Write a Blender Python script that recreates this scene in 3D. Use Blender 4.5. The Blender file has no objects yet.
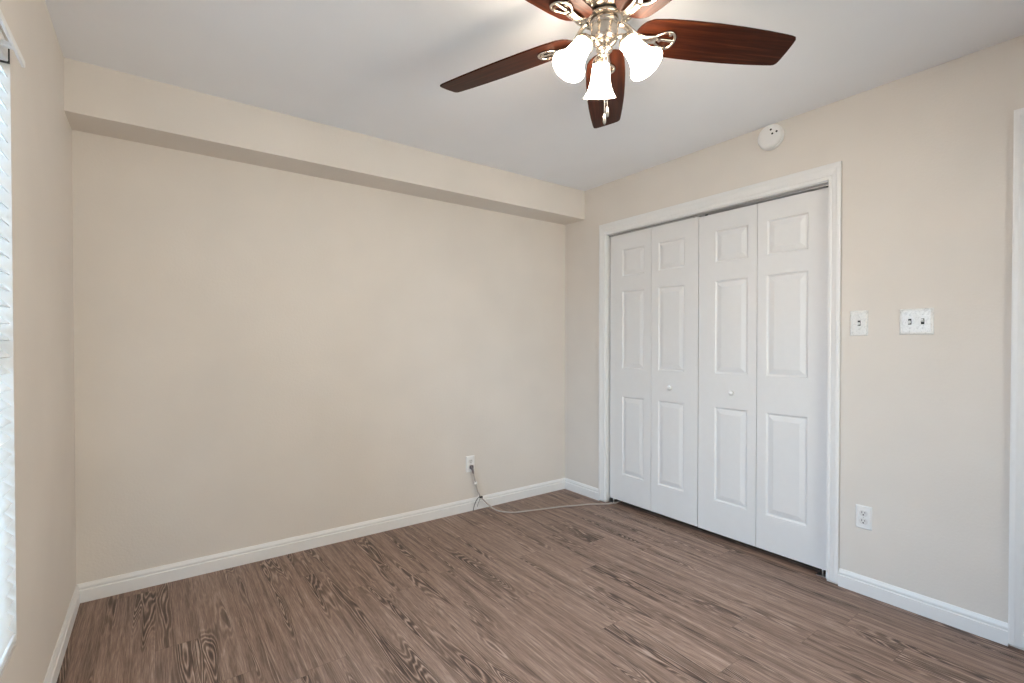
import bpy, bmesh, math, random
from mathutils import Vector, Matrix
random.seed(7)
R = math.radians
PI = math.pi
scn = bpy.context.scene

# ------------------------------------------------------------------ camera
CAM_H = 1.22
cam = bpy.data.cameras.new('camera')
cam.sensor_fit = 'HORIZONTAL'
cam.sensor_width = 36.0
cam.lens = 36.0 * 486.1 / 1024.0
cam.shift_y = 7.47 / 1024.0
cam.clip_start = 0.02
camo = bpy.data.objects.new('camera', cam)
scn.collection.objects.link(camo)
camo.location = (0, 0, CAM_H)
camo.rotation_euler = (R(90 - 0.625), R(0.0), R(-36.12))
scn.camera = camo

# ------------------------------------------------------------------ view / exposure
scn.view_settings.view_transform = 'Standard'
scn.view_settings.look = 'None'
scn.view_settings.gamma = 1.0
scn.view_settings.use_curve_mapping = False
scn.view_settings.exposure = 0.05
cy = scn.cycles
cy.use_denoising = True
cy.max_bounces = 10
cy.diffuse_bounces = 8
cy.glossy_bounces = 4
cy.transmission_bounces = 8
cy.transparent_max_bounces = 12
cy.sample_clamp_indirect = 6.0
cy.caustics_reflective = False
cy.caustics_refractive = False

# ------------------------------------------------------------------ room numbers (metres)
XL, XR = -0.315, 2.776
YB, YF = 3.044, -0.73
ZC = 2.442
SOF_Y, SOF_Z = 2.814, 2.216
WT = 0.12
WIN_Y0, WIN_Y1, WIN_Z0, WIN_Z1 = 0.42, 1.86, 0.400, 2.025      # window in the left wall
FW_X0, FW_X1, FW_Z0, FW_Z1 = 0.55, 2.15, 0.45, 2.0             # added window in the front wall, unseen, for fill light
CL_Y0, CL_Y1, CL_Z = 1.056, 2.586, 2.053                       # closet opening
DR_Y0, DR_Y1, DR_Z = -0.424, 0.337, 2.070                      # room door opening

# ------------------------------------------------------------------ sky, daylight at the left window, added fill at the front
world = bpy.data.worlds.new('sky')
scn.world = world
world.use_nodes = True
wn = world.node_tree.nodes
wn['Background'].inputs['Color'].default_value = (0.72, 0.86, 1.0, 1)
wn['Background'].inputs['Strength'].default_value = 1.2

def area(name, loc, rot, sx, sy, power, color):
    l = bpy.data.lights.new(name, 'AREA')
    l.shape = 'RECTANGLE'
    l.size, l.size_y = sx, sy
    l.energy = power
    l.color = color
    o = bpy.data.objects.new(name, l)
    scn.collection.objects.link(o)
    o.location = loc
    o.rotation_euler = rot
    return o

DAY = (0.50, 0.72, 1.0)
area('daylight_left', (XL - 0.50, (WIN_Y0 + WIN_Y1) / 2, (WIN_Z0 + WIN_Z1) / 2 + 0.1), (0, R(-90), 0), 1.9, 1.7, 195, DAY)
area('fill_front', ((FW_X0 + FW_X1) / 2, YF - 0.45, (FW_Z0 + FW_Z1) / 2 + 0.1), (R(90), 0, 0), 1.9, 1.8, 64, (1.0, 0.93, 0.80))  # added warm fill from behind the camera, no such source in view

# ------------------------------------------------------------------ node helpers / materials
def new_mat(name):
    m = bpy.data.materials.new(name)
    m.use_nodes = True
    nt = m.node_tree
    b = nt.nodes['Principled BSDF']
    return m, nt, b

def nd(nt, typ, **kw):
    n = nt.nodes.new(typ)
    for k, v in kw.items():
        setattr(n, k, v)
    return n

def sin_(n, **kw):
    for k, v in kw.items():
        n.inputs[k.replace('_', ' ')].default_value = v
    return n

def ramp(nt, stops):
    n = nt.nodes.new('ShaderNodeValToRGB')
    el = n.color_ramp.elements
    while len(el) < len(stops):
        el.new(0.5)
    for e, (p, c) in zip(el, stops):
        e.position = p
        e.color = (*c, 1) if len(c) == 3 else c
    return n

def paint(name, col, rough=0.75, bump=0.15, scale=140, mottle=0.03, spec=0.3):
    m, nt, b = new_mat(name)
    b.inputs['Roughness'].default_value = rough
    b.inputs['Specular IOR Level'].default_value = spec
    tc = nd(nt, 'ShaderNodeTexCoord')
    n1 = nd(nt, 'ShaderNodeTexNoise'); sin_(n1, Scale=scale, Detail=3.0, Roughness=0.55)
    nt.links.new(tc.outputs['Object'], n1.inputs['Vector'])
    n2 = nd(nt, 'ShaderNodeTexNoise'); sin_(n2, Scale=2.3, Detail=2.0)
    nt.links.new(tc.outputs['Object'], n2.inputs['Vector'])
    lo = tuple(c * (1 - mottle) for c in col)
    hi = tuple(min(1, c * (1 + mottle)) for c in col)
    rp = ramp(nt, [(0.3, lo), (0.7, hi)])
    nt.links.new(n2.outputs['Fac'], rp.inputs['Fac'])
    nt.links.new(rp.outputs['Color'], b.inputs['Base Color'])
    if bump > 0:
        bp = nd(nt, 'ShaderNodeBump'); sin_(bp, Strength=bump, Distance=0.004)
        nt.links.new(n1.outputs['Fac'], bp.inputs['Height'])
        nt.links.new(bp.outputs['Normal'], b.inputs['Normal'])
    return m

def plain(name, col, rough=0.4, metal=0.0, spec=0.5):
    m, nt, b = new_mat(name)
    tc = nd(nt, 'ShaderNodeTexCoord')
    n = nd(nt, 'ShaderNodeTexNoise'); sin_(n, Scale=30.0, Detail=2.0)
    nt.links.new(tc.outputs['Object'], n.inputs['Vector'])
    rp = ramp(nt, [(0.25, tuple(c * 0.99 for c in col)), (0.75, tuple(min(1, c * 1.008) for c in col))])
    nt.links.new(n.outputs['Fac'], rp.inputs['Fac'])
    nt.links.new(rp.outputs['Color'], b.inputs['Base Color'])
    b.inputs['Roughness'].default_value = rough
    b.inputs['Metallic'].default_value = metal
    b.inputs['Specular IOR Level'].default_value = spec
    return m

M_WALL = paint('wall_paint', (0.720, 0.676, 0.628), bump=0.22, scale=95)
M_CEIL = paint('ceiling_paint', (0.87, 0.895, 0.94), bump=0.10, scale=120, mottle=0.015)
M_TRIM = plain('white_trim_paint', (0.80, 0.80, 0.80), rough=0.38)
M_DOOR = plain('white_door_paint', (0.755, 0.755, 0.76), rough=0.42)
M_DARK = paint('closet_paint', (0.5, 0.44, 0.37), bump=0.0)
M_PLASTIC = plain('white_plastic', (0.82, 0.82, 0.82), rough=0.3)
M_ALMOND = plain('white_receptacle', (0.72, 0.71, 0.70), rough=0.3)
M_BLACK = plain('black_slot', (0.012, 0.012, 0.012), rough=0.6)
M_CHROME = plain('bracket_steel', (0.62, 0.62, 0.62), rough=0.35, metal=1.0)
M_TRACKM = plain('track_aluminium', (0.45, 0.45, 0.46), rough=0.4, metal=0.8)
M_NICKEL = plain('brushed_nickel', (0.62, 0.56, 0.49), rough=0.26, metal=1.0)
M_STEEL = plain('chain_steel', (0.30, 0.29, 0.28), rough=0.35, metal=0.6)
M_CORD = plain('grey_cord', (0.42, 0.37, 0.34), rough=0.5)
M_PLUG = plain('dark_plug', (0.13, 0.11, 0.12), rough=0.45)
M_TIE = plain('black_twist_tie', (0.02, 0.02, 0.02), rough=0.5)
M_VINYL = plain('window_vinyl', (0.82, 0.82, 0.82), rough=0.4)

def marble_plate():
    m, nt, b = new_mat('marbled_plate')
    tc = nd(nt, 'ShaderNodeTexCoord')
    n = nd(nt, 'ShaderNodeTexNoise'); sin_(n, Scale=55.0, Detail=5.0, Roughness=0.7, Distortion=1.5)
    nt.links.new(tc.outputs['Object'], n.inputs['Vector'])
    rp = ramp(nt, [(0.34, (0.60, 0.60, 0.59)), (0.50, (0.80, 0.80, 0.79))])
    nt.links.new(n.outputs['Fac'], rp.inputs['Fac'])
    nt.links.new(rp.outputs['Color'], b.inputs['Base Color'])
    b.inputs['Roughness'].default_value = 0.22
    return m
M_MARBLE = marble_plate()

def blind_mat():
    m, nt, b = new_mat('blind_slat_vinyl')
    b.inputs['Base Color'].default_value = (0.88, 0.88, 0.87, 1)
    b.inputs['Roughness'].default_value = 0.45
    tr = nd(nt, 'ShaderNodeBsdfTranslucent'); tr.inputs['Color'].default_value = (0.88, 0.89, 0.88, 1)
    mx = nd(nt, 'ShaderNodeMixShader'); mx.inputs['Fac'].default_value = 0.16
    nt.links.new(b.outputs['BSDF'], mx.inputs[1]); nt.links.new(tr.outputs['BSDF'], mx.inputs[2])
    nt.links.new(mx.outputs['Shader'], nt.nodes['Material Output'].inputs['Surface'])
    return m
M_BLIND = blind_mat()

def glass_mat():
    m, nt, b = new_mat('window_glass')
    t = nd(nt, 'ShaderNodeBsdfTransparent'); t.inputs['Color'].default_value = (0.95, 0.97, 0.96, 1)
    g = nd(nt, 'ShaderNodeBsdfGlossy'); g.inputs['Roughness'].default_value = 0.02
    fr = nd(nt, 'ShaderNodeFresnel'); fr.inputs['IOR'].default_value = 1.45
    mx = nd(nt, 'ShaderNodeMixShader')
    nt.links.new(fr.outputs['Fac'], mx.inputs['Fac'])
    nt.links.new(t.outputs['BSDF'], mx.inputs[1]); nt.links.new(g.outputs['BSDF'], mx.inputs[2])
    nt.links.new(mx.outputs['Shader'], nt.nodes['Material Output'].inputs['Surface'])
    return m
M_GLASS = glass_mat()

def emit_mat(name, col, strength):
    m, nt, b = new_mat(name)
    b.inputs['Base Color'].default_value = (0.9, 0.86, 0.8, 1)
    b.inputs['Roughness'].default_value = 0.35
    b.inputs['Emission Color'].default_value = (*col, 1)
    b.inputs['Emission Strength'].default_value = strength
    return m
M_SHADE = emit_mat('lit_frosted_glass', (1.0, 0.84, 0.66), 46.0)
M_BULB = emit_mat('lit_bulb', (1.0, 0.88, 0.74), 40.0)

def blade_mat():
    m, nt, b = new_mat('dark_cherry_blade')
    tc = nd(nt, 'ShaderNodeTexCoord')
    mp = nd(nt, 'ShaderNodeMapping'); mp.inputs['Scale'].default_value = (3.0, 60.0, 60.0)
    nt.links.new(tc.outputs['Object'], mp.inputs['Vector'])
    n = nd(nt, 'ShaderNodeTexNoise'); sin_(n, Scale=1.0, Detail=5.0, Roughness=0.6, Distortion=0.4)
    nt.links.new(mp.outputs['Vector'], n.inputs['Vector'])
    rp = ramp(nt, [(0.30, (0.011, 0.0023, 0.0009)), (0.55, (0.040, 0.0090, 0.0030)), (0.75, (0.100, 0.028, 0.009))])
    nt.links.new(n.outputs['Fac'], rp.inputs['Fac'])
    nt.links.new(rp.outputs['Color'], b.inputs['Base Color'])
    b.inputs['Roughness'].default_value = 0.42
    b.inputs['Specular IOR Level'].default_value = 0.12
    return m
M_BLADE = blade_mat()

def floor_mat():
    """Grey-brown vinyl planks laid along Y, each with its own cathedral grain."""
    m, nt, b = new_mat('vinyl_plank_floor')
    L = nt.links.new
    tc = nd(nt, 'ShaderNodeTexCoord')
    sp = nd(nt, 'ShaderNodeSeparateXYZ'); L(tc.outputs['Object'], sp.inputs['Vector'])
    def math_(op, a, c=None, d=None):
        n = nd(nt, 'ShaderNodeMath', operation=op)
        for i, v in enumerate((a, c, d)):
            if v is None: continue
            if isinstance(v, (int, float)): n.inputs[i].default_value = v
            else: L(v, n.inputs[i])
        return n.outputs[0]
    W, LEN = 0.152, 1.22
    px = math_('DIVIDE', math_('ADD', sp.outputs['X'], 5.03), W)
    ix = math_('FLOOR', px)
    fx = math_('FRACT', px)
    wn1 = nd(nt, 'ShaderNodeTexWhiteNoise', noise_dimensions='1D'); L(ix, wn1.inputs['W'])
    py = math_('ADD', math_('DIVIDE', math_('ADD', sp.outputs['Y'], 6.0), LEN), wn1.outputs['Value'])
    iy = math_('FLOOR', py)
    fy = math_('FRACT', py)
    idv = math_('ADD', math_('MULTIPLY', ix, 7.31), math_('MULTIPLY', iy, 3.77))
    wn2 = nd(nt, 'ShaderNodeTexWhiteNoise', noise_dimensions='1D'); L(idv, wn2.inputs['W'])
    rnd = wn2.outputs['Value']
    def vec(x, y, z):
        c = nd(nt, 'ShaderNodeCombineXYZ')
        for i, v in enumerate((x, y, z)):
            if isinstance(v, (int, float)): c.inputs[i].default_value = v
            else: L(v, c.inputs[i])
        return c.outputs[0]
    off = math_('MULTIPLY', rnd, 57.0)
    # cathedral contours: iso-lines of a stretched noise field
    v1 = vec(math_('MULTIPLY', sp.outputs['X'], 14.0), math_('MULTIPLY', sp.outputs['Y'], 1.15), off)
    nA = nd(nt, 'ShaderNodeTexNoise'); sin_(nA, Scale=1.0, Detail=1.5, Roughness=0.45, Distortion=0.25); L(v1, nA.inputs['Vector'])
    v1b = vec(math_('MULTIPLY', sp.outputs['X'], 75.0), math_('MULTIPLY', sp.outputs['Y'], 9.0), off)
    nA2 = nd(nt, 'ShaderNodeTexNoise'); sin_(nA2, Scale=1.0, Detail=2.0); L(v1b, nA2.inputs['Vector'])
    fld = math_('ADD', nA.outputs['Fac'], math_('MULTIPLY', nA2.outputs['Fac'], 0.028))
    lines = math_('SINE', math_('MULTIPLY', fld, 165.0))
    lines01 = math_('POWER', math_('MULTIPLY_ADD', lines, 0.5, 0.5), 1.8)
    # fine straight fibres
    v2 = vec(math_('MULTIPLY', sp.outputs['X'], 270.0), math_('MULTIPLY', sp.outputs['Y'], 10.0), off)
    nB = nd(nt, 'ShaderNodeTexNoise'); sin_(nB, Scale=1.0, Detail=6.0, Roughness=0.7); L(v2, nB.inputs['Vector'])
    # streaks that darken long bands
    v3 = vec(math_('MULTIPLY', sp.outputs['X'], 48.0), math_('MULTIPLY', sp.outputs['Y'], 1.5), off)
    nC = nd(nt, 'ShaderNodeTexNoise'); sin_(nC, Scale=1.0, Detail=3.0, Roughness=0.6); L(v3, nC.inputs['Vector'])
    # where the cathedral shows strongly
    mk = nd(nt, 'ShaderNodeMapRange'); mk.inputs['From Min'].default_value = 0.51; mk.inputs['From Max'].default_value = 0.62
    L(nA.outputs['Fac'], mk.inputs['Value'])
    amp = math_('MULTIPLY_ADD', mk.outputs['Result'], 0.95, 0.12)
    v = math_('MULTIPLY', math_('SUBTRACT', lines01, 0.40), math_('MULTIPLY', amp, 0.44))
    v = math_('ADD', v, math_('MULTIPLY', math_('SUBTRACT', nB.outputs['Fac'], 0.5), 0.80))
    v = math_('ADD', v, math_('MULTIPLY', math_('SUBTRACT', nC.outputs['Fac'], 0.5), 0.65))
    v = math_('SUBTRACT', v, math_('MULTIPLY', mk.outputs['Result'], 0.13))
    v = math_('ADD', v, math_('MULTIPLY', math_('SUBTRACT', rnd, 0.5), 0.06))
    v = math_('ADD', v, 0.5)
    rp = ramp(nt, [(0.10, (0.045, 0.025, 0.017)), (0.36, (0.155, 0.099, 0.074)), (0.58, (0.300, 0.203, 0.158)), (0.88, (0.57, 0.45, 0.375))])
    L(v, rp.inputs['Fac'])
    # joints
    jx = math_('LESS_THAN', math_('MINIMUM', fx, math_('SUBTRACT', 1.0, fx)), 0.006)
    jy = math_('LESS_THAN', math_('MINIMUM', fy, math_('SUBTRACT', 1.0, fy)), 0.0010)
    j = math_('MAXIMUM', jx, jy)
    mx = nd(nt, 'ShaderNodeMixRGB'); mx.inputs['Color2'].default_value = (0.055, 0.038, 0.03, 1)
    L(math_('MULTIPLY', j, 0.35), mx.inputs['Fac']); L(rp.outputs['Color'], mx.inputs['Color1'])
    L(mx.outputs['Color'], b.inputs['Base Color'])
    b.inputs['Roughness'].default_value = 0.48
    b.inputs['Specular IOR Level'].default_value = 0.4
    bp = nd(nt, 'ShaderNodeBump'); sin_(bp, Strength=0.12, Distance=0.002)
    L(v, bp.inputs['Height']); L(bp.outputs['Normal'], b.inputs['Normal'])
    return m
M_FLOOR = floor_mat()

# ------------------------------------------------------------------ mesh helpers (world coordinates)
class MB:
    def __init__(s):
        s.v = []; s.f = []; s.sm = []
    def add(s, vs, fs, smooth=False, mtx=None):
        o = len(s.v)
        for p in vs:
            p = Vector(p)
            s.v.append(tuple(mtx @ p if mtx else p))
        for f in fs:
            s.f.append(tuple(i + o for i in f)); s.sm.append(smooth)
        return s
    def box(s, x0, x1, y0, y1, z0, z1, mtx=None):
        vs = [(x, y, z) for z in (z0, z1) for y in (y0, y1) for x in (x0, x1)]
        fs = [(0, 2, 3, 1), (4, 5, 7, 6), (0, 1, 5, 4), (2, 6, 7, 3), (0, 4, 6, 2), (1, 3, 7, 5)]
        return s.add(vs, fs, False, mtx)
    def bbox(s, x0, x1, y0, y1, z0, z1, b=0.002, seg=2, mtx=None):
        bm = bmesh.new()
        bmesh.ops.create_cube(bm, size=1.0)
        for v in bm.verts:
            v.co = Vector(((x0 + x1) / 2 + v.co.x * (x1 - x0), (y0 + y1) / 2 + v.co.y * (y1 - y0), (z0 + z1) / 2 + v.co.z * (z1 - z0)))
        bmesh.ops.bevel(bm, geom=list(bm.edges), offset=b, segments=seg, affect='EDGES', profile=0.5)
        bm.verts.index_update()
        s.add([v.co.copy() for v in bm.verts], [[v.index for v in f.verts] for f in bm.faces], False, mtx)
        bm.free()
        return s
    def lathe(s, prof, n=32, mtx=None, cap0=True, cap1=True, smooth=True):
        """prof: list of (radius, z)"""
        vs = []; fs = []
        for r, z in prof:
            for k in range(n):
                a = 2 * PI * k / n
                vs.append((r * math.cos(a), r * math.sin(a), z))
        for i in range(len(prof) - 1):
            for k in range(n):
                k2 = (k + 1) % n
                fs.append((i * n + k, i * n + k2, (i + 1) * n + k2, (i + 1) * n + k))
        s.add(vs, fs, smooth, mtx)
        if cap0: s.add(vs[:n], [tuple(range(n))[::-1]], False, mtx)
        if cap1: s.add(vs[-n:], [tuple(range(n))], False, mtx)
        return s
    def tube(s, pts, r, n=10, mtx=None, flat=1.0, closed=False, rads=None):
        pts = [Vector(p) for p in pts]
        m = len(pts); vs = []; fs = []
        prevN = None
        for i, p in enumerate(pts):
            if closed: t = (pts[(i + 1) % m] - pts[i - 1]).normalized()
            else: t = (pts[min(i + 1, m - 1)] - pts[max(i - 1, 0)]).normalized()
            if prevN is None:
                up = Vector((0, 0, 1)) if abs(t.z) < 0.95 else Vector((1, 0, 0))
                nn = (up - t * up.dot(t)).normalized()
            else:
                nn = (prevN - t * prevN.dot(t)).normalized()
            prevN = nn
            bb = t.cross(nn)
            rr = rads[i] if rads else r
            for k in range(n):
                a = 2 * PI * k / n
                vs.append(p + bb * (rr * math.cos(a)) + nn * (rr * flat * math.sin(a)))
        for i in range(m if closed else m - 1):
            i2 = (i + 1) % m
            for k in range(n):
                k2 = (k + 1) % n
                fs.append((i * n + k, i * n + k2, i2 * n + k2, i2 * n + k))
        s.add(vs, fs, True, mtx)
        if not closed:
            s.add(vs[:n], [tuple(range(n))[::-1]], False, mtx)
            s.add(vs[-n:], [tuple(range(n))], False, mtx)
        return s
    def sphere(s, c, r, n=12, sz=1.0, mtx=None):
        prof = [(max(1e-4, r * math.sin(PI * i / n)), -r * sz * math.cos(PI * i / n)) for i in range(n + 1)]
        T = Matrix.Translation(Vector(c))
        return s.lathe(prof, 2 * n, (mtx @ T) if mtx else T, cap0=False, cap1=False)
    def sweep(s, path_fn, prof, npath):
        """path_fn(i, w, t) -> point; prof: closed list of (w, t)"""
        m = len(prof)
        vs = [path_fn(i, w, t) for i in range(npath) for (w, t) in prof]
        fs = []
        for i in range(npath - 1):
            for k in range(m):
                k2 = (k + 1) % m
                fs.append((i * m + k, i * m + k2, (i + 1) * m + k2, (i + 1) * m + k))
        fs.append(tuple(range(m))[::-1])
        fs.append(tuple((npath - 1) * m + k for k in range(m)))
        return s.add(vs, fs)
    def build(s, name, mat, parent=None, origin=None, weld=True):
        me = bpy.data.meshes.new(name)
        o = bpy.data.objects.new(name, me)
        if origin is None:
            origin = ROOT.get(parent.name, Vector((0, 0, 0))) if parent else Vector((0, 0, 0))
        origin = Vector(origin)
        bm = bmesh.new()
        vv = [bm.verts.new(Vector(p) - origin) for p in s.v]
        for f, sm in zip(s.f, s.sm):
            try:
                fc = bm.faces.new([vv[i] for i in f]); fc.smooth = sm
            except ValueError:
                pass
        if weld:
            bmesh.ops.remove_doubles(bm, verts=bm.verts, dist=1e-6)
        bmesh.ops.recalc_face_normals(bm, faces=bm.faces)
        bm.to_mesh(me); bm.free()
        if mat: me.materials.append(mat)
        scn.collection.objects.link(o)
        if parent:
            o.parent = parent
            ROOT[o.name] = ROOT.get(parent.name, Vector((0, 0, 0)))
        else:
            o.location = origin
            ROOT[o.name] = origin
        return o

ROOT = {}

def tag(o, label, cat, group=None, kind=None):
    o['label'] = label
    o['category'] = cat
    if group: o['group'] = group
    if kind: o['kind'] = kind
    return o

def thing(name, loc, label, cat, group=None, kind=None):
    o = bpy.data.objects.new(name, None)
    o.empty_display_size = 0.05
    scn.collection.objects.link(o)
    o.location = loc
    ROOT[o.name] = Vector(loc)
    return tag(o, label, cat, group, kind)

def smooth_path(pts, sub=6):
    """Catmull-Rom through the points"""
    P = [Vector(p) for p in pts]
    out = []
    for i in range(len(P) - 1):
        p0 = P[max(i - 1, 0)]; p1 = P[i]; p2 = P[i + 1]; p3 = P[min(i + 2, len(P) - 1)]
        for k in range(sub):
            t = k / sub
            out.append(0.5 * ((2 * p1) + (p2 - p0) * t + (2 * p0 - 5 * p1 + 4 * p2 - p3) * t * t + (3 * p1 - p0 - 3 * p2 + p3) * t ** 3))
    out.append(P[-1])
    return out

# ------------------------------------------------------------------ shell
CLX = XR + 0.70           # closet back
tag(MB().box(XL - 0.12, CLX + 0.1, YF - 0.12, YB + 0.12, -0.05, 0.0).build('floor', M_FLOOR),
    'grey brown wood grain vinyl plank floor of the empty bedroom', 'floor', kind='structure')
tag(MB().box(XL - 0.12, CLX + 0.1, YF - 0.12, YB + 0.12, ZC, ZC + 0.06).build('ceiling', M_CEIL),
    'smooth white ceiling above the fan', 'ceiling', kind='structure')
tag(MB().box(XL - WT, CLX + 0.1, YB, YB + WT, 0.0, ZC).build('wall_back', M_WALL),
    'plain beige wall under the soffit, with one outlet', 'wall', kind='structure')
w = MB()
w.box(XL - WT, XL, YF - WT, WIN_Y0, 0, ZC)
w.box(XL - WT, XL, WIN_Y1, YB, 0, ZC)
w.box(XL - WT, XL, WIN_Y0, WIN_Y1, 0, WIN_Z0)
w.box(XL - WT, XL, WIN_Y0, WIN_Y1, WIN_Z1, ZC)
tag(w.build('wall_left', M_WALL, weld=False), 'beige wall with the window at the left edge of the photo', 'wall', kind='structure')
w = MB()
w.box(XR, XR + WT, CL_Y1, YB, 0, ZC)
w.box(XR, XR + WT, DR_Y1, CL_Y0, 0, ZC)
w.box(XR, XR + WT, YF - WT, DR_Y0, 0, ZC)
w.box(XR, XR + WT, CL_Y0, CL_Y1, CL_Z, ZC)
w.box(XR, XR + WT, DR_Y0, DR_Y1, DR_Z, ZC)
tag(w.build('wall_right', M_WALL, weld=False), 'beige wall holding the closet doors and light switches', 'wall', kind='structure')
w = MB()
w.box(XL, FW_X0, YF - WT, YF, 0, ZC)
w.box(FW_X1, XR, YF - WT, YF, 0, ZC)
w.box(FW_X0, FW_X1, YF - WT, YF, 0, FW_Z0)
w.box(FW_X0, FW_X1, YF - WT, YF, FW_Z1, ZC)
tag(w.build('wall_front', M_WALL, weld=False), 'beige wall with an added, unseen window behind the viewer', 'wall', kind='structure')
tag(MB().box(XL, XR, SOF_Y, YB, SOF_Z, ZC).build('wall_soffit', M_WALL),
    'beige boxed soffit running along the top of the back wall', 'soffit', kind='structure')
# closet shell and a stub of hall behind the room door
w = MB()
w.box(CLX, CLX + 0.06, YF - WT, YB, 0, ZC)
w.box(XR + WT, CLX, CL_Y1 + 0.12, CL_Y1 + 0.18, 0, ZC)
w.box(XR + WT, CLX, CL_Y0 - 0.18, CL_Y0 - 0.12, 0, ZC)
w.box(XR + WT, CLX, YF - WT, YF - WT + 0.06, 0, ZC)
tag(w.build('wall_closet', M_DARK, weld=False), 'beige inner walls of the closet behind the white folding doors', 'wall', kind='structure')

# ------------------------------------------------------------------ baseboards
BH = 0.088
BASE = [(0.0, 0.0), (0.014, 0.0), (0.014, 0.057), (0.0100, 0.0605), (0.0095, 0.064), (0.0112, 0.068), (0.0105, 0.074), (0.0065, 0.083), (0.0045, BH), (0.0, BH)]  # (thickness, height)
def base_back(i, t, z): return ((XL + t, YB - t, z), (XR - t, YB - t, z))[i]
def base_left(i, t, z): return ((XL + t, YB - t, z), (XL + t, YF, z))[i]
def base_rc(i, t, z): return ((XR - t, YB - t, z), (XR - t, CL_Y1 + 0.057, z))[i]
def base_rr(i, t, z): return ((XR - t, CL_Y0 - 0.057, z), (XR - t, DR_Y1 + 0.057, z))[i]
tag(MB().sweep(base_back, BASE, 2).build('baseboard_back', M_TRIM), 'white moulded baseboard along the back wall', 'baseboard', kind='structure')
tag(MB().sweep(base_left, BASE, 2).build('baseboard_left', M_TRIM), 'white moulded baseboard under the window at left', 'baseboard', kind='structure')
tag(MB().sweep(base_rc, BASE, 2).build('baseboard_right', M_TRIM), 'short white baseboard between the far corner and the closet', 'baseboard', kind='structure')
tag(MB().sweep(base_rr, BASE, 2).build('baseboard_right', M_TRIM), 'white baseboard below the light switches, right of the closet', 'baseboard', kind='structure')

# ------------------------------------------------------------------ door casings
CAS = [(0.0, 0.0), (0.0, 0.010), (0.004, 0.012), (0.012, 0.0125), (0.016, 0.010), (0.022, 0.0125), (0.036, 0.0155), (0.040, 0.0175), (0.052, 0.0175), (0.057, 0.0160), (0.057, 0.0070), (0.030, 0.0060), (0.030, 0.0)]
def casing(name, y0, y1, zt, label, gap=0.014):
    def f(i, wd, t):
        x = XR - t
        wh = wd * 1.38
        return ((x, y1 + wd, gap), (x, y1 + wd, zt + wh), (x, y0 - wd, zt + wh), (x, y0 - wd, gap))[i]
    mb = MB().sweep(f, CAS, 4)
    # jamb boards lining the opening
    mb.box(XR - 0.001, XR + WT, y0 - 0.0, y0 + 0.004, gap, zt)
    mb.box(XR - 0.001, XR + WT, y1 - 0.004, y1, gap, zt)
    mb.box(XR - 0.001, XR + WT, y0, y1, zt - 0.004, zt)
    return tag(mb.build(name, M_TRIM, weld=False), label, 'door trim', kind='structure')
casing('trim_1', CL_Y0, CL_Y1, CL_Z, 'white moulded casing framing the closet opening')
casing('trim_2', DR_Y0, DR_Y1, DR_Z, 'white moulded door casing at the right edge of the photo')

# ------------------------------------------------------------------ bifold closet doors
DF = XR + 0.030          # plane of the door faces
DT = 0.032
def panel_leaf(y0, y1, z0, z1, py0, py1, rows, face_x=None, thick=DT, sign=-1):
    """leaf slab facing -X with raised panels; rows = [(za, zb), ...]"""
    X = DF if face_x is None else face_x
    mb = MB()
    ys = [y0, py0, py1, y1]
    zs = [z0]
    for a, b_ in rows: zs += [a, b_]
    zs.append(z1)
    for i in range(3):
        for k in range(len(zs) - 1):
            ya, yb, za, zb = ys[i], ys[i + 1], zs[k], zs[k + 1]
            if i == 1 and k % 2 == 1:
                rings = [(0.0, 0.0), (0.003, 0.0005), (0.009, 0.0075), (0.015, 0.0085), (0.019, 0.0065), (0.040, 0.0015), (0.043, 0.0008)]
                vs = []; fs = []
                for ins, d in rings:
                    vs += [(X + d, ya + ins, za + ins), (X + d, yb - ins, za + ins), (X + d, yb - ins, zb - ins), (X + d, ya + ins, zb - ins)]
                for r_ in range(len(rings) - 1):
                    for e in range(4):
                        e2 = (e + 1) % 4
                        fs.append((r_ * 4 + e, r_ * 4 + e2, r_ * 4 + 4 + e2, r_ * 4 + 4 + e))
                q = (len(rings) - 1) * 4
                fs.append((q, q + 1, q + 2, q + 3))
                mb.add(vs, fs)
            else:
                mb.add([(X, ya, za), (X, yb, za), (X, yb, zb), (X, ya, zb)], [(0, 1, 2, 3)])
    # sides and back (edges follow the grid so the mesh welds)
    XB = X + thick
    def strip(pts):
        for p, q in zip(pts[:-1], pts[1:]):
            mb.add([(X, *p), (X, *q), (XB, *q), (XB, *p)], [(0, 1, 2, 3)])
    strip([(y, z0) for y in ys]); strip([(y, z1) for y in ys])
    strip([(y0, z) for z in zs]); strip([(y1, z) for z in zs])
    mb.add([(XB, y0, z0), (XB, y1, z0), (XB, y1, z1), (XB, y0, z1)], [(0, 1, 2, 3)])
    return mb

DB = 0.038
ROWS = [(0.238, 0.828), (1.033, 1.612), (1.722, 1.922)]
def knob(parent, y, z):
    T = Matrix.Translation((DF, y, z)) @ Matrix.Rotation(R(-90), 4, 'Y')
    prof = [(0.0075, -0.0005), (0.0075, 0.007), (0.010, 0.011), (0.0145, 0.015), (0.0165, 0.020), (0.0155, 0.025), (0.011, 0.0285), (0.005, 0.0300), (0.0005, 0.0303)]
    k = MB().lathe(prof, 24, T).build('knob', M_PLASTIC, parent)
    k['label'] = 'round white knob'
    return k
def hinge(parent, y):
    for z in (0.32, 1.03, 1.74):
        MB().tube([(DF + DT + 0.004, y, z - 0.03), (DF + DT + 0.004, y, z + 0.03)], 0.004, 8).box(DF + DT - 0.0005, DF + DT + 0.0015, y - 0.022, y + 0.022, z - 0.03, z + 0.03).build('hinge', M_CHROME, parent)
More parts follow.
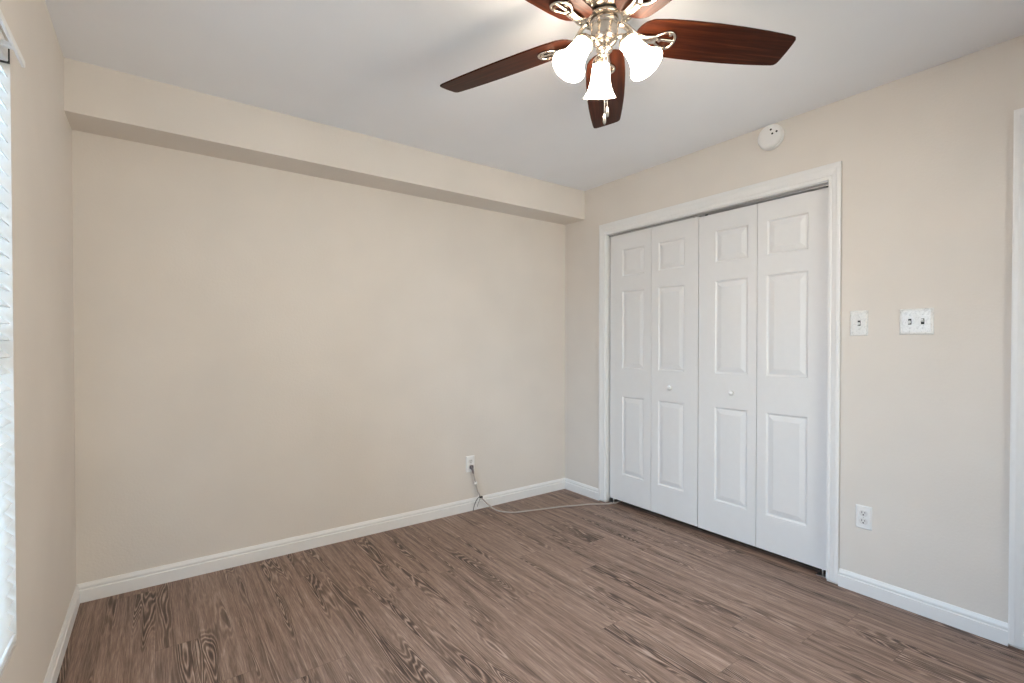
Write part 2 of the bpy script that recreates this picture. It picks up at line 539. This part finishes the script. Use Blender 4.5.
# left pair (nearer the back wall): leaves 1 and 2
d1 = thing('door_1', (DF + DT / 2, 2.20, 0.0), 'left pair of white raised panel folding closet doors, by the corner', 'closet door', kind='structure')
l1 = panel_leaf(2.1855, 2.566, DB + 0.002, 2.034, 2.244, 2.450, ROWS).build('leaf', M_DOOR, d1)
l2 = panel_leaf(1.8185, 2.1825, DB + 0.002, 2.034, 1.916, 2.128, ROWS).build('leaf', M_DOOR, d1)
knob(l2, 2.020, 0.921)
hinge(d1, 2.184)
# right pair: leaves 3 and 4
d2 = thing('door_2', (DF + DT / 2, 1.44, 0.0), 'right pair of white raised panel folding closet doors, nearer the switches', 'closet door', kind='structure')
l3 = panel_leaf(1.4405, 1.8135, DB, 2.028, 1.492, 1.704, ROWS).build('leaf', M_DOOR, d2)
l4 = panel_leaf(1.0660, 1.4375, DB, 2.028, 1.163, 1.387, ROWS).build('leaf', M_DOOR, d2)
knob(l3, 1.584, 0.924)
hinge(d2, 1.439)
# pivots and floor brackets
def bracket(parent, y, s):
    b_ = MB()
    b_.box(DF - 0.004, DF + 0.036, min(y, y + s * 0.055), max(y, y + s * 0.055), 0.0005, 0.0035)
    b_.box(DF - 0.004, DF + 0.036, min(y, y + s * 0.003), max(y, y + s * 0.003), 0.0035, 0.030)
    b_.lathe([(0.005, 0.0), (0.005, DB + 0.003)], 12, Matrix.Translation((DF + 0.016, y + s * 0.03, 0.003)))
    p = b_.build('floor_pivot_bracket', M_CHROME, parent)
    p['label'] = 'small steel pivot bracket at the floor'
bracket(d1, 2.572, -1)
bracket(d2, 1.062, 1)
# overhead track
tr = thing('trim_3', (DF + 0.016, (CL_Y0 + CL_Y1) / 2, 2.04), 'grey metal track above the closet doors', 'door track', kind='structure')
t_ = MB()
t_.box(DF + 0.002, DF + 0.034, CL_Y0 + 0.005, CL_Y1 - 0.005, CL_Z - 0.007, CL_Z - 0.0054)
t_.box(DF + 0.002, DF + 0.004, CL_Y0 + 0.005, CL_Y1 - 0.005, CL_Z - 0.0165, CL_Z - 0.007)
t_.box(DF + 0.032, DF + 0.034, CL_Y0 + 0.005, CL_Y1 - 0.005, CL_Z - 0.0165, CL_Z - 0.007)
t_.build('channel', M_TRACKM, tr)
for y in (1.078, 1.77, 1.86, 2.56):
    MB().lathe([(0.006, 0), (0.006, 0.006), (0.009, 0.006), (0.009, 0.015)], 12, Matrix.Translation((DF + 0.012, y, 2.0275 if y < 1.8 else 2.0335))).build('pivot_roller', M_BLACK, tr)

# ------------------------------------------------------------------ room door beyond the right edge
d3 = thing('door_3', (XR + 0.05, (DR_Y0 + DR_Y1) / 2, 0), 'white panel room door inside the casing at the right edge', 'door', kind='structure')
panel_leaf(DR_Y0 + 0.006, DR_Y1 - 0.006, 0.01, DR_Z - 0.006, DR_Y0 + 0.13, DR_Y1 - 0.13, [(0.25, 0.85), (1.05, 1.62), (1.72, 1.95)], face_x=XR + 0.045, thick=0.035).build('panel', M_DOOR, d3)
MB().lathe([(0.025, 0), (0.025, 0.006), (0.010, 0.012), (0.010, 0.03), (0.022, 0.036), (0.027, 0.048), (0.022, 0.062), (0.002, 0.066)], 24,
           Matrix.Translation((XR + 0.045, DR_Y0 + 0.07, 0.95)) @ Matrix.Rotation(R(-90), 4, 'Y')).build('door_knob', M_NICKEL, d3)

# ------------------------------------------------------------------ windows
def window(name, to_world, a0, a1, z0, z1, label):
    """to_world(depth, a, z): depth measured outward from the inner wall face"""
    def bx(mb, d0, d1, aa, ab, za, zb):
        p = to_world(d0, aa, za); q = to_world(d1, ab, zb)
        return mb.box(min(p[0], q[0]), max(p[0], q[0]), min(p[1], q[1]), max(p[1], q[1]), za, zb)
    wo = thing(name, to_world(0.10, (a0 + a1) / 2, z0), label, 'window', kind='structure')
    f = MB()
    bx(f, 0.082, 0.118, a0, a0 + 0.04, z0, z1); bx(f, 0.082, 0.118, a1 - 0.04, a1, z0, z1)
    bx(f, 0.082, 0.118, a0 + 0.04, a1 - 0.04, z0, z0 + 0.045); bx(f, 0.082, 0.118, a0 + 0.04, a1 - 0.04, z1 - 0.045, z1)
    zm = (z0 + z1) / 2
    bx(f, 0.082, 0.118, a0 + 0.04, a1 - 0.04, zm - 0.025, zm + 0.025)
    f.build('window_frame', M_VINYL, wo, weld=False)
    for za, zb in ((z0 + 0.045, zm - 0.025), (zm + 0.025, z1 - 0.045)):
        g = MB(); bx(g, 0.098, 0.102, a0 + 0.04, a1 - 0.04, za, zb)
        g.build('pane', M_GLASS, wo)
    return wo
window('window_1', lambda d, a, z: (XL - d, a, z), WIN_Y0, WIN_Y1, WIN_Z0, WIN_Z1, 'white framed window behind the white blind at left')
window('fill_window', lambda d, a, z: (a, YF - d, z), FW_X0, FW_X1, FW_Z0, FW_Z1, 'added white framed window, unseen, in the wall behind the viewer')  # added opening that lets the front fill into the room

# ------------------------------------------------------------------ the blind on the left window
bl = thing('window_blind', (XL - 0.03, (WIN_Y0 + WIN_Y1) / 2, WIN_Z0), 'white horizontal slat blind, nearly closed, in the window at left', 'blind')
BY0, BY1 = WIN_Y0 + 0.008, WIN_Y1 - 0.008
PITCH, SW = 0.044, 0.050
BX = XL - 0.022
zt = WIN_Z1 - 0.075
n = int((zt - (WIN_Z0 + 0.05)) / PITCH)
TILT = R(42)
sl = None
slat_me = None
for i in range(n + 1):
    z = zt - i * PITCH
    if slat_me is None:
        mb = MB()
        prof = []
        for k in range(7):
            u = -1 + 2 * k / 6
            prof.append((u * SW / 2, 0.0022 * (1 - u * u)))
        vs = []; fs = []
        for (u, c) in prof:
            for th in (0.0, -0.0024):
                for y in (BY0, BY1):
                    vs.append((u, y - (WIN_Y0 + WIN_Y1) / 2, c + th))
        for k in range(6):
            a = k * 4; b_ = a + 4
            fs += [(a, b_, b_ + 1, a + 1), (a + 2, a + 3, b_ + 3, b_ + 2), (a, a + 2, b_ + 2, b_), (a + 1, b_ + 1, b_ + 3, a + 3)]
        fs += [(0, 1, 3, 2), (24, 26, 27, 25)]
        mb.add(vs, fs)
        sl = mb.build('slat', M_BLIND, bl, origin=(0, 0, 0))
        slat_me = sl.data
        o = sl
    else:
        o = sl.copy(); scn.collection.objects.link(o); o.parent = bl
    o.location = Vector((BX, (WIN_Y0 + WIN_Y1) / 2, z)) - bl.location
    o.rotation_euler = (0, TILT, 0)
MB().bbox(BX - 0.024, BX + 0.024, BY0, BY1, WIN_Z0 + 0.016, WIN_Z0 + 0.034, 0.003).build('bottom_rail', M_BLIND, bl)
MB().bbox(BX - 0.026, BX + 0.020, BY0, BY1, WIN_Z1 - 0.052, WIN_Z1 - 0.004, 0.003).build('headrail', M_VINYL, bl)
v = MB().bbox(XL + 0.022, XL + 0.030, BY0, BY1 + 0.006, WIN_Z1 - 0.055, WIN_Z1 - 0.037, 0.002)
v.box(XL + 0.002, XL + 0.022, BY1 - 0.10, BY1 - 0.085, WIN_Z1 - 0.052, WIN_Z1 - 0.040)
v.box(XL + 0.002, XL + 0.022, BY0 + 0.085, BY0 + 0.10, WIN_Z1 - 0.052, WIN_Z1 - 0.040)
v.build('valance', M_VINYL, bl, weld=False)
MB().box(BX - 0.028, BX + 0.022, BY1 + 0.0005, BY1 + 0.006, WIN_Z1 - 0.054, WIN_Z1 - 0.002).build('end_bracket', M_TIE, bl)
for y in (WIN_Y0 + 0.18, (WIN_Y0 + WIN_Y1) / 2, WIN_Y1 - 0.18):
    MB().tube([(BX + 0.018, y, WIN_Z0 + 0.04), (BX + 0.018, y, WIN_Z1 - 0.05)], 0.0009, 6).build('ladder_cord', M_PLASTIC, bl)

# ------------------------------------------------------------------ ceiling fan
FX, FY, FZ = 1.231, 1.156, 2.255
fan = thing('ceiling_fan', (FX, FY, ZC), 'five blade ceiling fan with dark wood blades, nickel body and three lit shades', 'ceiling fan')
FT = Matrix.Translation((FX, FY, 0))
mh = MB()
mh.lathe([(0.062, 2.332), (0.066, 2.326), (0.070, 2.332), (0.075, 2.334), (0.086, 2.338), (0.108, 2.352), (0.120, 2.366), (0.124, 2.380), (0.124, 2.392), (0.120, 2.397), (0.118, 2.420), (0.122, 2.430), (0.122, 2.4415)], 56, FT)
mh.build('motor_housing', M_NICKEL, fan)
vr = MB()
for k in range(36):   # cooling slots around the lower cone
    a = 2 * PI * k / 36
    Mx = FT @ Matrix.Rotation(a, 4, 'Z')
    vr.tube([(0.086, 0, 2.3365), (0.098, 0, 2.343), (0.110, 0, 2.3518), (0.119, 0, 2.3635)], 0.0032, 6, Mx)
vr.build('vent_ribs', M_NICKEL, fan)
MB().lathe([(0.046, 2.3135), (0.058, 2.314), (0.061, 2.316), (0.061, 2.322), (0.058, 2.3245), (0.040, 2.3246)], 40, FT).build('flywheel', M_NICKEL, fan)
MB().lathe([(0.050, 2.3244), (0.0560, 2.3246), (0.0560, 2.3330), (0.05, 2.3335)], 40, FT).build('gap_ring', M_BLACK, fan)
sh = MB()
sh.lathe([(0.012, 2.236), (0.036, 2.2385), (0.043, 2.244), (0.0455, 2.254), (0.0455, 2.290), (0.044, 2.296), (0.0455, 2.298), (0.048, 2.302), (0.048, 2.308), (0.040, 2.3145)], 40, FT)
sh.build('switch_housing', M_NICKEL, fan)
lk = MB()
lk.lathe([(0.004, 2.196), (0.010, 2.198), (0.015, 2.203), (0.018, 2.209), (0.026, 2.211), (0.028, 2.216), (0.024, 2.221), (0.020, 2.228), (0.024, 2.236), (0.028, 2.2385)], 32, FT)
lk.build('light_kit', M_NICKEL, fan)
# blades
BLADE_OUT = [(0.108, 0.0), (0.110, 0.022), (0.117, 0.040), (0.130, 0.056), (0.150, 0.067), (0.20, 0.074), (0.28, 0.078), (0.37, 0.079), (0.46, 0.077), (0.55, 0.072), (0.62, 0.066), (0.645, 0.063), (0.655, 0.060), (0.661, 0.052), (0.663, 0.035), (0.664, 0.0)]
def make_blade():
    mb = MB()
    up = BLADE_OUT
    outl = [(x, y) for x, y in up] + [(x, -y) for x, y in reversed(up[1:-1])]
    h = 0.0028
    rings = [(0.0015, -h), (0.0, -h + 0.0012), (0.0, h - 0.0012), (0.0015, h)]
    cx = 0.38
    vs = []; N = len(outl)
    for ins, z in rings:
        for x, y in outl:
            d = math.hypot(x - cx, y) or 1
            vs.append((x - (x - cx) / d * ins, y - y / d * ins, z))
    fs = []
    for r_ in range(3):
        for k in range(N):
            k2 = (k + 1) % N
            fs.append((r_ * N + k, r_ * N + k2, (r_ + 1) * N + k2, (r_ + 1) * N + k))
    fs.append(tuple(range(N))[::-1]); fs.append(tuple(3 * N + k for k in range(N)))
    mb.add(vs, fs)
    return mb
def make_iron():
    mb = MB()
    # arm: from the flywheel out and down under the blade (blade-local frame, blade underside at z=-0.003)
    path = smooth_path([(0.056, 0.0, 0.040), (0.075, 0.0, 0.034), (0.100, 0.0, 0.010), (0.130, 0.0, -0.010), (0.160, 0.0, -0.012), (0.178, 0.0, -0.0095)], 5)
    rads = [0.0125 + 0.006 * (i / (len(path) - 1)) ** 1.5 for i in range(len(path))]
    mb.tube(path, 0.011, 12, None, flat=0.40, rads=rads)
    # teardrop loop screwed to the blade
    loop = []
    for k in range(28):
        a = 2 * PI * k / 28
        x = 0.209 + 0.036 * math.cos(a)
        y = 0.031 * math.sin(a) * (1.0 + 0.35 * math.cos(a))
        loop.append((x, y, -0.0075))
    mb.tube(loop, 0.0050, 8, None, closed=True, flat=0.9)
    mb.tube([(0.165, 0, -0.008), (0.205, 0.0, -0.0075), (0.243, 0, -0.0075)], 0.0055, 8, None, flat=0.7)
    for (x, y) in ((0.192, 0.0), (0.222, 0.027), (0.222, -0.027)):
        mb.lathe([(0.006, -0.0135), (0.0065, -0.011), (0.0065, -0.0029)], 10, Matrix.Translation((x, y, 0)))
    return mb
blade0 = None
PHI0 = 42.2
for k in range(5):
    if k == 0:
        blade0 = make_blade().build('blade', M_BLADE, fan, origin=(0, 0, 0))
        iron0 = make_iron().build('blade_iron', M_NICKEL, blade0, origin=(0, 0, 0), weld=False)
        iron0['label'] = 'nickel blade arm with open loop end'
        bld = blade0
    else:
        bld = blade0.copy(); scn.collection.objects.link(bld); bld.parent = fan
        ir = iron0.copy(); scn.collection.objects.link(ir); ir.parent = bld
    bld.location = Vector((0, 0, 2.277 - ZC))
    bld.rotation_mode = 'XYZ'
    m4 = Matrix.Rotation(R(PHI0 + 72 * k), 4, 'Z') @ Matrix.Rotation(R(2.0), 4, 'Y') @ Matrix.Rotation(R(-13), 4, 'X')
    bld.rotation_euler = m4.to_euler('XYZ')
# three lit shades on short arms
SHADE = [(0.0235, 0.000), (0.0275, -0.005), (0.0300, -0.016), (0.0315, -0.034), (0.0335, -0.054), (0.0375, -0.074), (0.0440, -0.093), (0.0525, -0.108), (0.0580, -0.115)]
SHADE_IN = [(r - 0.0028, z) for r, z in reversed(SHADE)]
for ang, tilt, rr, zz in ((51, 22, 0.078, 2.222), (171, 33, 0.082, 2.218), (-69, 33, 0.082, 2.218)):
    B = FT @ Matrix.Rotation(R(ang), 4, 'Z') @ Matrix.Translation((rr, 0, zz)) @ Matrix.Rotation(R(-tilt), 4, 'Y')
    base = FT @ Matrix.Rotation(R(ang), 4, 'Z')
    top = B @ Vector((0, 0, 0.018))
    arm = smooth_path([base @ Vector((0.018, 0, 2.226)), base @ Vector((0.045, 0, 2.243)), B @ Vector((0, 0, 0.026)), top], 5)
    MB().tube(arm, 0.0075, 10).build('lamp_arm', M_NICKEL, fan)
    MB().lathe([(0.008, 0.022), (0.016, 0.019), (0.026, 0.010), (0.0310, 0.001), (0.0330, -0.006), (0.0310, -0.009)], 28, B).build('socket_cup', M_NICKEL, fan)
    s_ = MB().lathe(SHADE + SHADE_IN, 36, B, cap0=False, cap1=False).build('lamp_shade', M_SHADE, fan)
    s_['label'] = 'lit frosted white bell glass shade'
    MB().lathe([(0.010, -0.002), (0.012, -0.020), (0.019, -0.040), (0.022, -0.055), (0.019, -0.070), (0.010, -0.079), (0.001, -0.082)], 20, B).build('bulb', M_BULB, s_)
    bl_ = bpy.data.lights.new('bulb_light', 'POINT')
    bl_.energy = 6.0; bl_.color = (1.0, 0.86, 0.70); bl_.shadow_soft_size = 0.018
    bo = bpy.data.objects.new('bulb_light', bl_); scn.collection.objects.link(bo)
    bo.location = B @ Vector((0, 0, -0.100))
# pull chains
cr = Vector((math.cos(R(36)), -math.sin(R(36)), 0))       # sideways as seen across the room
for off, zend, nm in ((0.001, 1.976, 'black'), (0.010, 2.000, 'clear')):
    p = Vector((FX, FY, 0)) + cr * off - Vector((0.02, 0.019, 0)) * 0.9
    c = MB()
    z = 2.215
    while z > zend + 0.004:
        c.sphere((p.x, p.y, z), 0.0017, 4)
        z -= 0.0042
    c.tube([(p.x, p.y, zend), (p.x, p.y, 2.218)], 0.0019, 6)
    ch = c.build('pull_chain', M_STEEL, fan, weld=False)
    MB().lathe([(0.002, 0.012), (0.005, 0.009), (0.0055, -0.012), (0.0045, -0.020), (0.002, -0.022)], 14, Matrix.Translation((p.x, p.y, zend))).build('chain_bob', M_STEEL, ch)

# ------------------------------------------------------------------ smoke detector
sd = thing('smoke_detector', (XR, 1.347, 2.368), 'round white smoke detector on the wall above the closet doors', 'smoke detector')
T = Matrix.Translation((XR, 1.347, 2.368)) @ Matrix.Rotation(R(-90), 4, 'Y')
MB().lathe([(0.069, 0.0003), (0.069, 0.010), (0.066, 0.013)], 48, T).build('mounting_base', M_PLASTIC, sd)
MB().lathe([(0.0640, 0.0125), (0.0660, 0.015), (0.0650, 0.026), (0.0610, 0.033), (0.052, 0.037), (0.030, 0.0385), (0.001, 0.039)], 48, T).build('cover', M_PLASTIC, sd)
for (a, b_) in ((1.333, 2.399), (1.325, 2.375), (1.302, 2.380)):
    MB().lathe([(0.0055, 0.036), (0.0055, 0.0395)], 12, Matrix.Translation((XR, a, b_)) @ Matrix.Rotation(R(-90), 4, 'Y')).build('vent_hole', M_BLACK, sd)

# ------------------------------------------------------------------ switches and outlets
def on_wall(T, name, label, cat, w, h, mat, group=None):
    """T maps local (u right, v up, n out of wall) to world"""
    loc = T @ Vector((0, 0, 0))
    t = thing(name, loc, label, cat, group)
    p = MB()
    rings = [(0.0, 0.0003), (0.0, 0.002), (0.0025, 0.0050), (0.006, 0.0066), (0.010, 0.0050), (0.0115, 0.0062)]
    vs = []; fs = []
    for ins, d in rings:
        vs += [(-w / 2 + ins, -h / 2 + ins, d), (w / 2 - ins, -h / 2 + ins, d), (w / 2 - ins, h / 2 - ins, d), (-w / 2 + ins, h / 2 - ins, d)]
    for r_ in range(len(rings) - 1):
        for e in range(4):
            e2 = (e + 1) % 4
            fs.append((r_ * 4 + e, r_ * 4 + e2, r_ * 4 + 4 + e2, r_ * 4 + 4 + e))
    q = (len(rings) - 1) * 4
    fs.append((q, q + 1, q + 2, q + 3)); fs.append((3, 2, 1, 0))
    p.add(vs, fs, False, T)
    p.build('cover_plate', mat, t)
    return t
def screw(t, T, u, v, r=0.0032):
    MB().lathe([(r, 0.006), (r, 0.0070), (r * 0.6, 0.0076)], 12, T @ Matrix.Translation((u, v, 0))).build('screw', M_CHROME, t)
def toggle(t, T, u, up):
    MB().bbox(u - 0.0055, u + 0.0055, -0.0125, 0.0125, 0.0058, 0.0068, 0.0003).add([], [], False)
    a = MB(); a.box(u - 0.006, u + 0.006, -0.013, 0.013, 0.0060, 0.0066, T); a.build('toggle_slot', M_BLACK, t)
    b_ = MB(); b_.bbox(-0.0042, 0.0042, -0.004, 0.006, 0.0, 0.014, 0.0015, mtx=T @ Matrix.Translation((u, 0.0, 0.006)) @ Matrix.Rotation(R(-28 if up else 28), 4, 'X'))
    b_.build('toggle', M_PLASTIC, t)
def receptacle(t, T, v):
    rc = MB()
    # rounded face with flat top and bottom
    out = []
    for k in range(32):
        a = 2 * PI * k / 32
        out.append((0.0172 * math.cos(a), max(-0.0135, min(0.0135, 0.0172 * math.sin(a)))))
    vs = [(x, y + v, 0.0060) for x, y in out] + [(x, y + v, 0.0082) for x, y in out] + [(x * 0.94, y * 0.94 + v, 0.0088) for x, y in out]
    fs = []
    for r_ in range(2):
        for k in range(32):
            k2 = (k + 1) % 32
            fs.append((r_ * 32 + k, r_ * 32 + k2, r_ * 32 + 32 + k2, r_ * 32 + 32 + k))
    fs.append(tuple(64 + k for k in range(32)))
    rc.add(vs, fs, False, T)
    f = rc.build('receptacle', M_ALMOND, t)
    s = MB()
    s.box(-0.0075, -0.0050, v + 0.0005, v + 0.0090, 0.0085, 0.0091, T)
    s.box(0.0050, 0.0075, v + 0.0015, v + 0.0082, 0.0085, 0.0091, T)
    s.lathe([(0.0032, 0.0085), (0.0032, 0.0091)], 12, T @ Matrix.Translation((0, v - 0.0065, 0)))
    s.build('slots', M_BLACK, f, weld=False)
def frame_right(y, z):     # on the right wall, seen from inside: u points to -Y
    return Matrix.Translation((XR, y, z)) @ Matrix(((0, 0, -1, 0), (-1, 0, 0, 0), (0, 1, 0, 0), (0, 0, 0, 1)))
def frame_back(x, z):      # on the back wall: u points to +X, n to -Y
    return Matrix.Translation((x, YB, z)) @ Matrix(((1, 0, 0, 0), (0, 0, -1, 0), (0, 1, 0, 0), (0, 0, 0, 1)))

T = frame_right(0.9215, 1.320)
t = on_wall(T, 'light_switch', 'narrow single toggle light switch plate, nearest the closet casing', 'light switch', 0.076, 0.122, M_MARBLE)
toggle(t, T, 0.002, False); screw(t, T, 0.002, 0.030); screw(t, T, 0.002, -0.030)
T = frame_right(0.6985, 1.320)
t = on_wall(T, 'light_switch', 'wide double toggle light switch plate on the beige wall', 'light switch', 0.123, 0.118, M_MARBLE)
for u, up in ((-0.023, False), (0.023, True)):
    toggle(t, T, u, up); screw(t, T, u, 0.030); screw(t, T, u, -0.030)
T = frame_right(0.8950, 0.3750)
t = on_wall(T, 'wall_outlet', 'white double outlet below the light switches, nothing plugged in', 'outlet', 0.068, 0.113, M_PLASTIC)
receptacle(t, T, 0.0195); receptacle(t, T, -0.0195); screw(t, T, 0, 0)
OX, OZ = 1.843, 0.342
T = frame_back(OX, OZ)
t = on_wall(T, 'wall_outlet', 'white outlet on the back wall with a grey cord plugged in', 'outlet', 0.072, 0.118, M_PLASTIC)
receptacle(t, T, 0.0195); receptacle(t, T, -0.0195); screw(t, T, 0, 0)

# ------------------------------------------------------------------ power cord
pc = thing('power_cord', (2.05, 2.83, 0.0), 'grey power cord running from the back wall outlet across floor to closet', 'power cord')
ROOT[pc.name] = Vector(pc.location)
pz = OZ - 0.0195
cp = [(OX + 0.006, YB - 0.034, pz - 0.040), (OX + 0.016, YB - 0.036, 0.235), (OX + 0.026, YB - 0.036, 0.195), (1.882, YB - 0.040, 0.145), (1.905, YB - 0.048, 0.100),
      (1.945, YB - 0.085, 0.045), (1.985, 2.905, 0.010), (2.035, 2.835, 0.0054), (2.085, 2.800, 0.0054), (2.180, 2.770, 0.0054), (2.30, 2.735, 0.0054), (2.42, 2.700, 0.0054), (2.53, 2.655, 0.0054),
      (2.64, 2.612, 0.0054), (2.715, 2.560, 0.0054), (2.775, 2.530, 0.0054), (2.85, 2.525, 0.0054), (2.96, 2.545, 0.0054)]
MB().tube(smooth_path(cp, 6), 0.0052, 10).build('cord', M_CORD, pc)
pl = MB()
pl.bbox(OX - 0.0125, OX + 0.0125, YB - 0.030, YB - 0.0092, pz - 0.014, pz + 0.012, 0.004)
pl.tube(smooth_path([(OX, YB - 0.024, pz - 0.008), (OX + 0.002, YB - 0.031, pz - 0.022), (OX + 0.006, YB - 0.034, pz - 0.046)], 4), 0.008, 10, rads=[0.0095, 0.0092, 0.009, 0.0085, 0.008, 0.0075, 0.007, 0.0065, 0.006])
p_ = pl.build('plug', M_PLUG, pc, weld=False)
p_['label'] = 'dark grey plug pushed into the lower socket'
p_ = MB().bbox(OX + 0.014, OX + 0.034, YB - 0.044, YB - 0.028, 0.196, 0.214, 0.003).build('cord_tag', M_PLASTIC, pc)
p_['label'] = 'small white clip on the cord'
tie = MB()
tie.tube(smooth_path([(1.914, YB - 0.054, 0.100), (1.894, YB - 0.052, 0.103), (1.879, YB - 0.048, 0.095), (1.861, YB - 0.046, 0.070), (1.846, YB - 0.045, 0.035), (1.839, YB - 0.046, 0.006)], 5), 0.0022, 6)
tie.tube(smooth_path([(1.894, YB - 0.056, 0.100), (1.884, YB - 0.060, 0.080), (1.873, YB - 0.058, 0.055), (1.865, YB - 0.062, 0.040)], 5), 0.0016, 6)
tie.bbox(1.892, 1.915, YB - 0.060, YB - 0.042, 0.094, 0.106, 0.003)
p_ = tie.build('twist_tie', M_TIE, pc, weld=False)
p_['label'] = 'black twist tie with dangling ends'
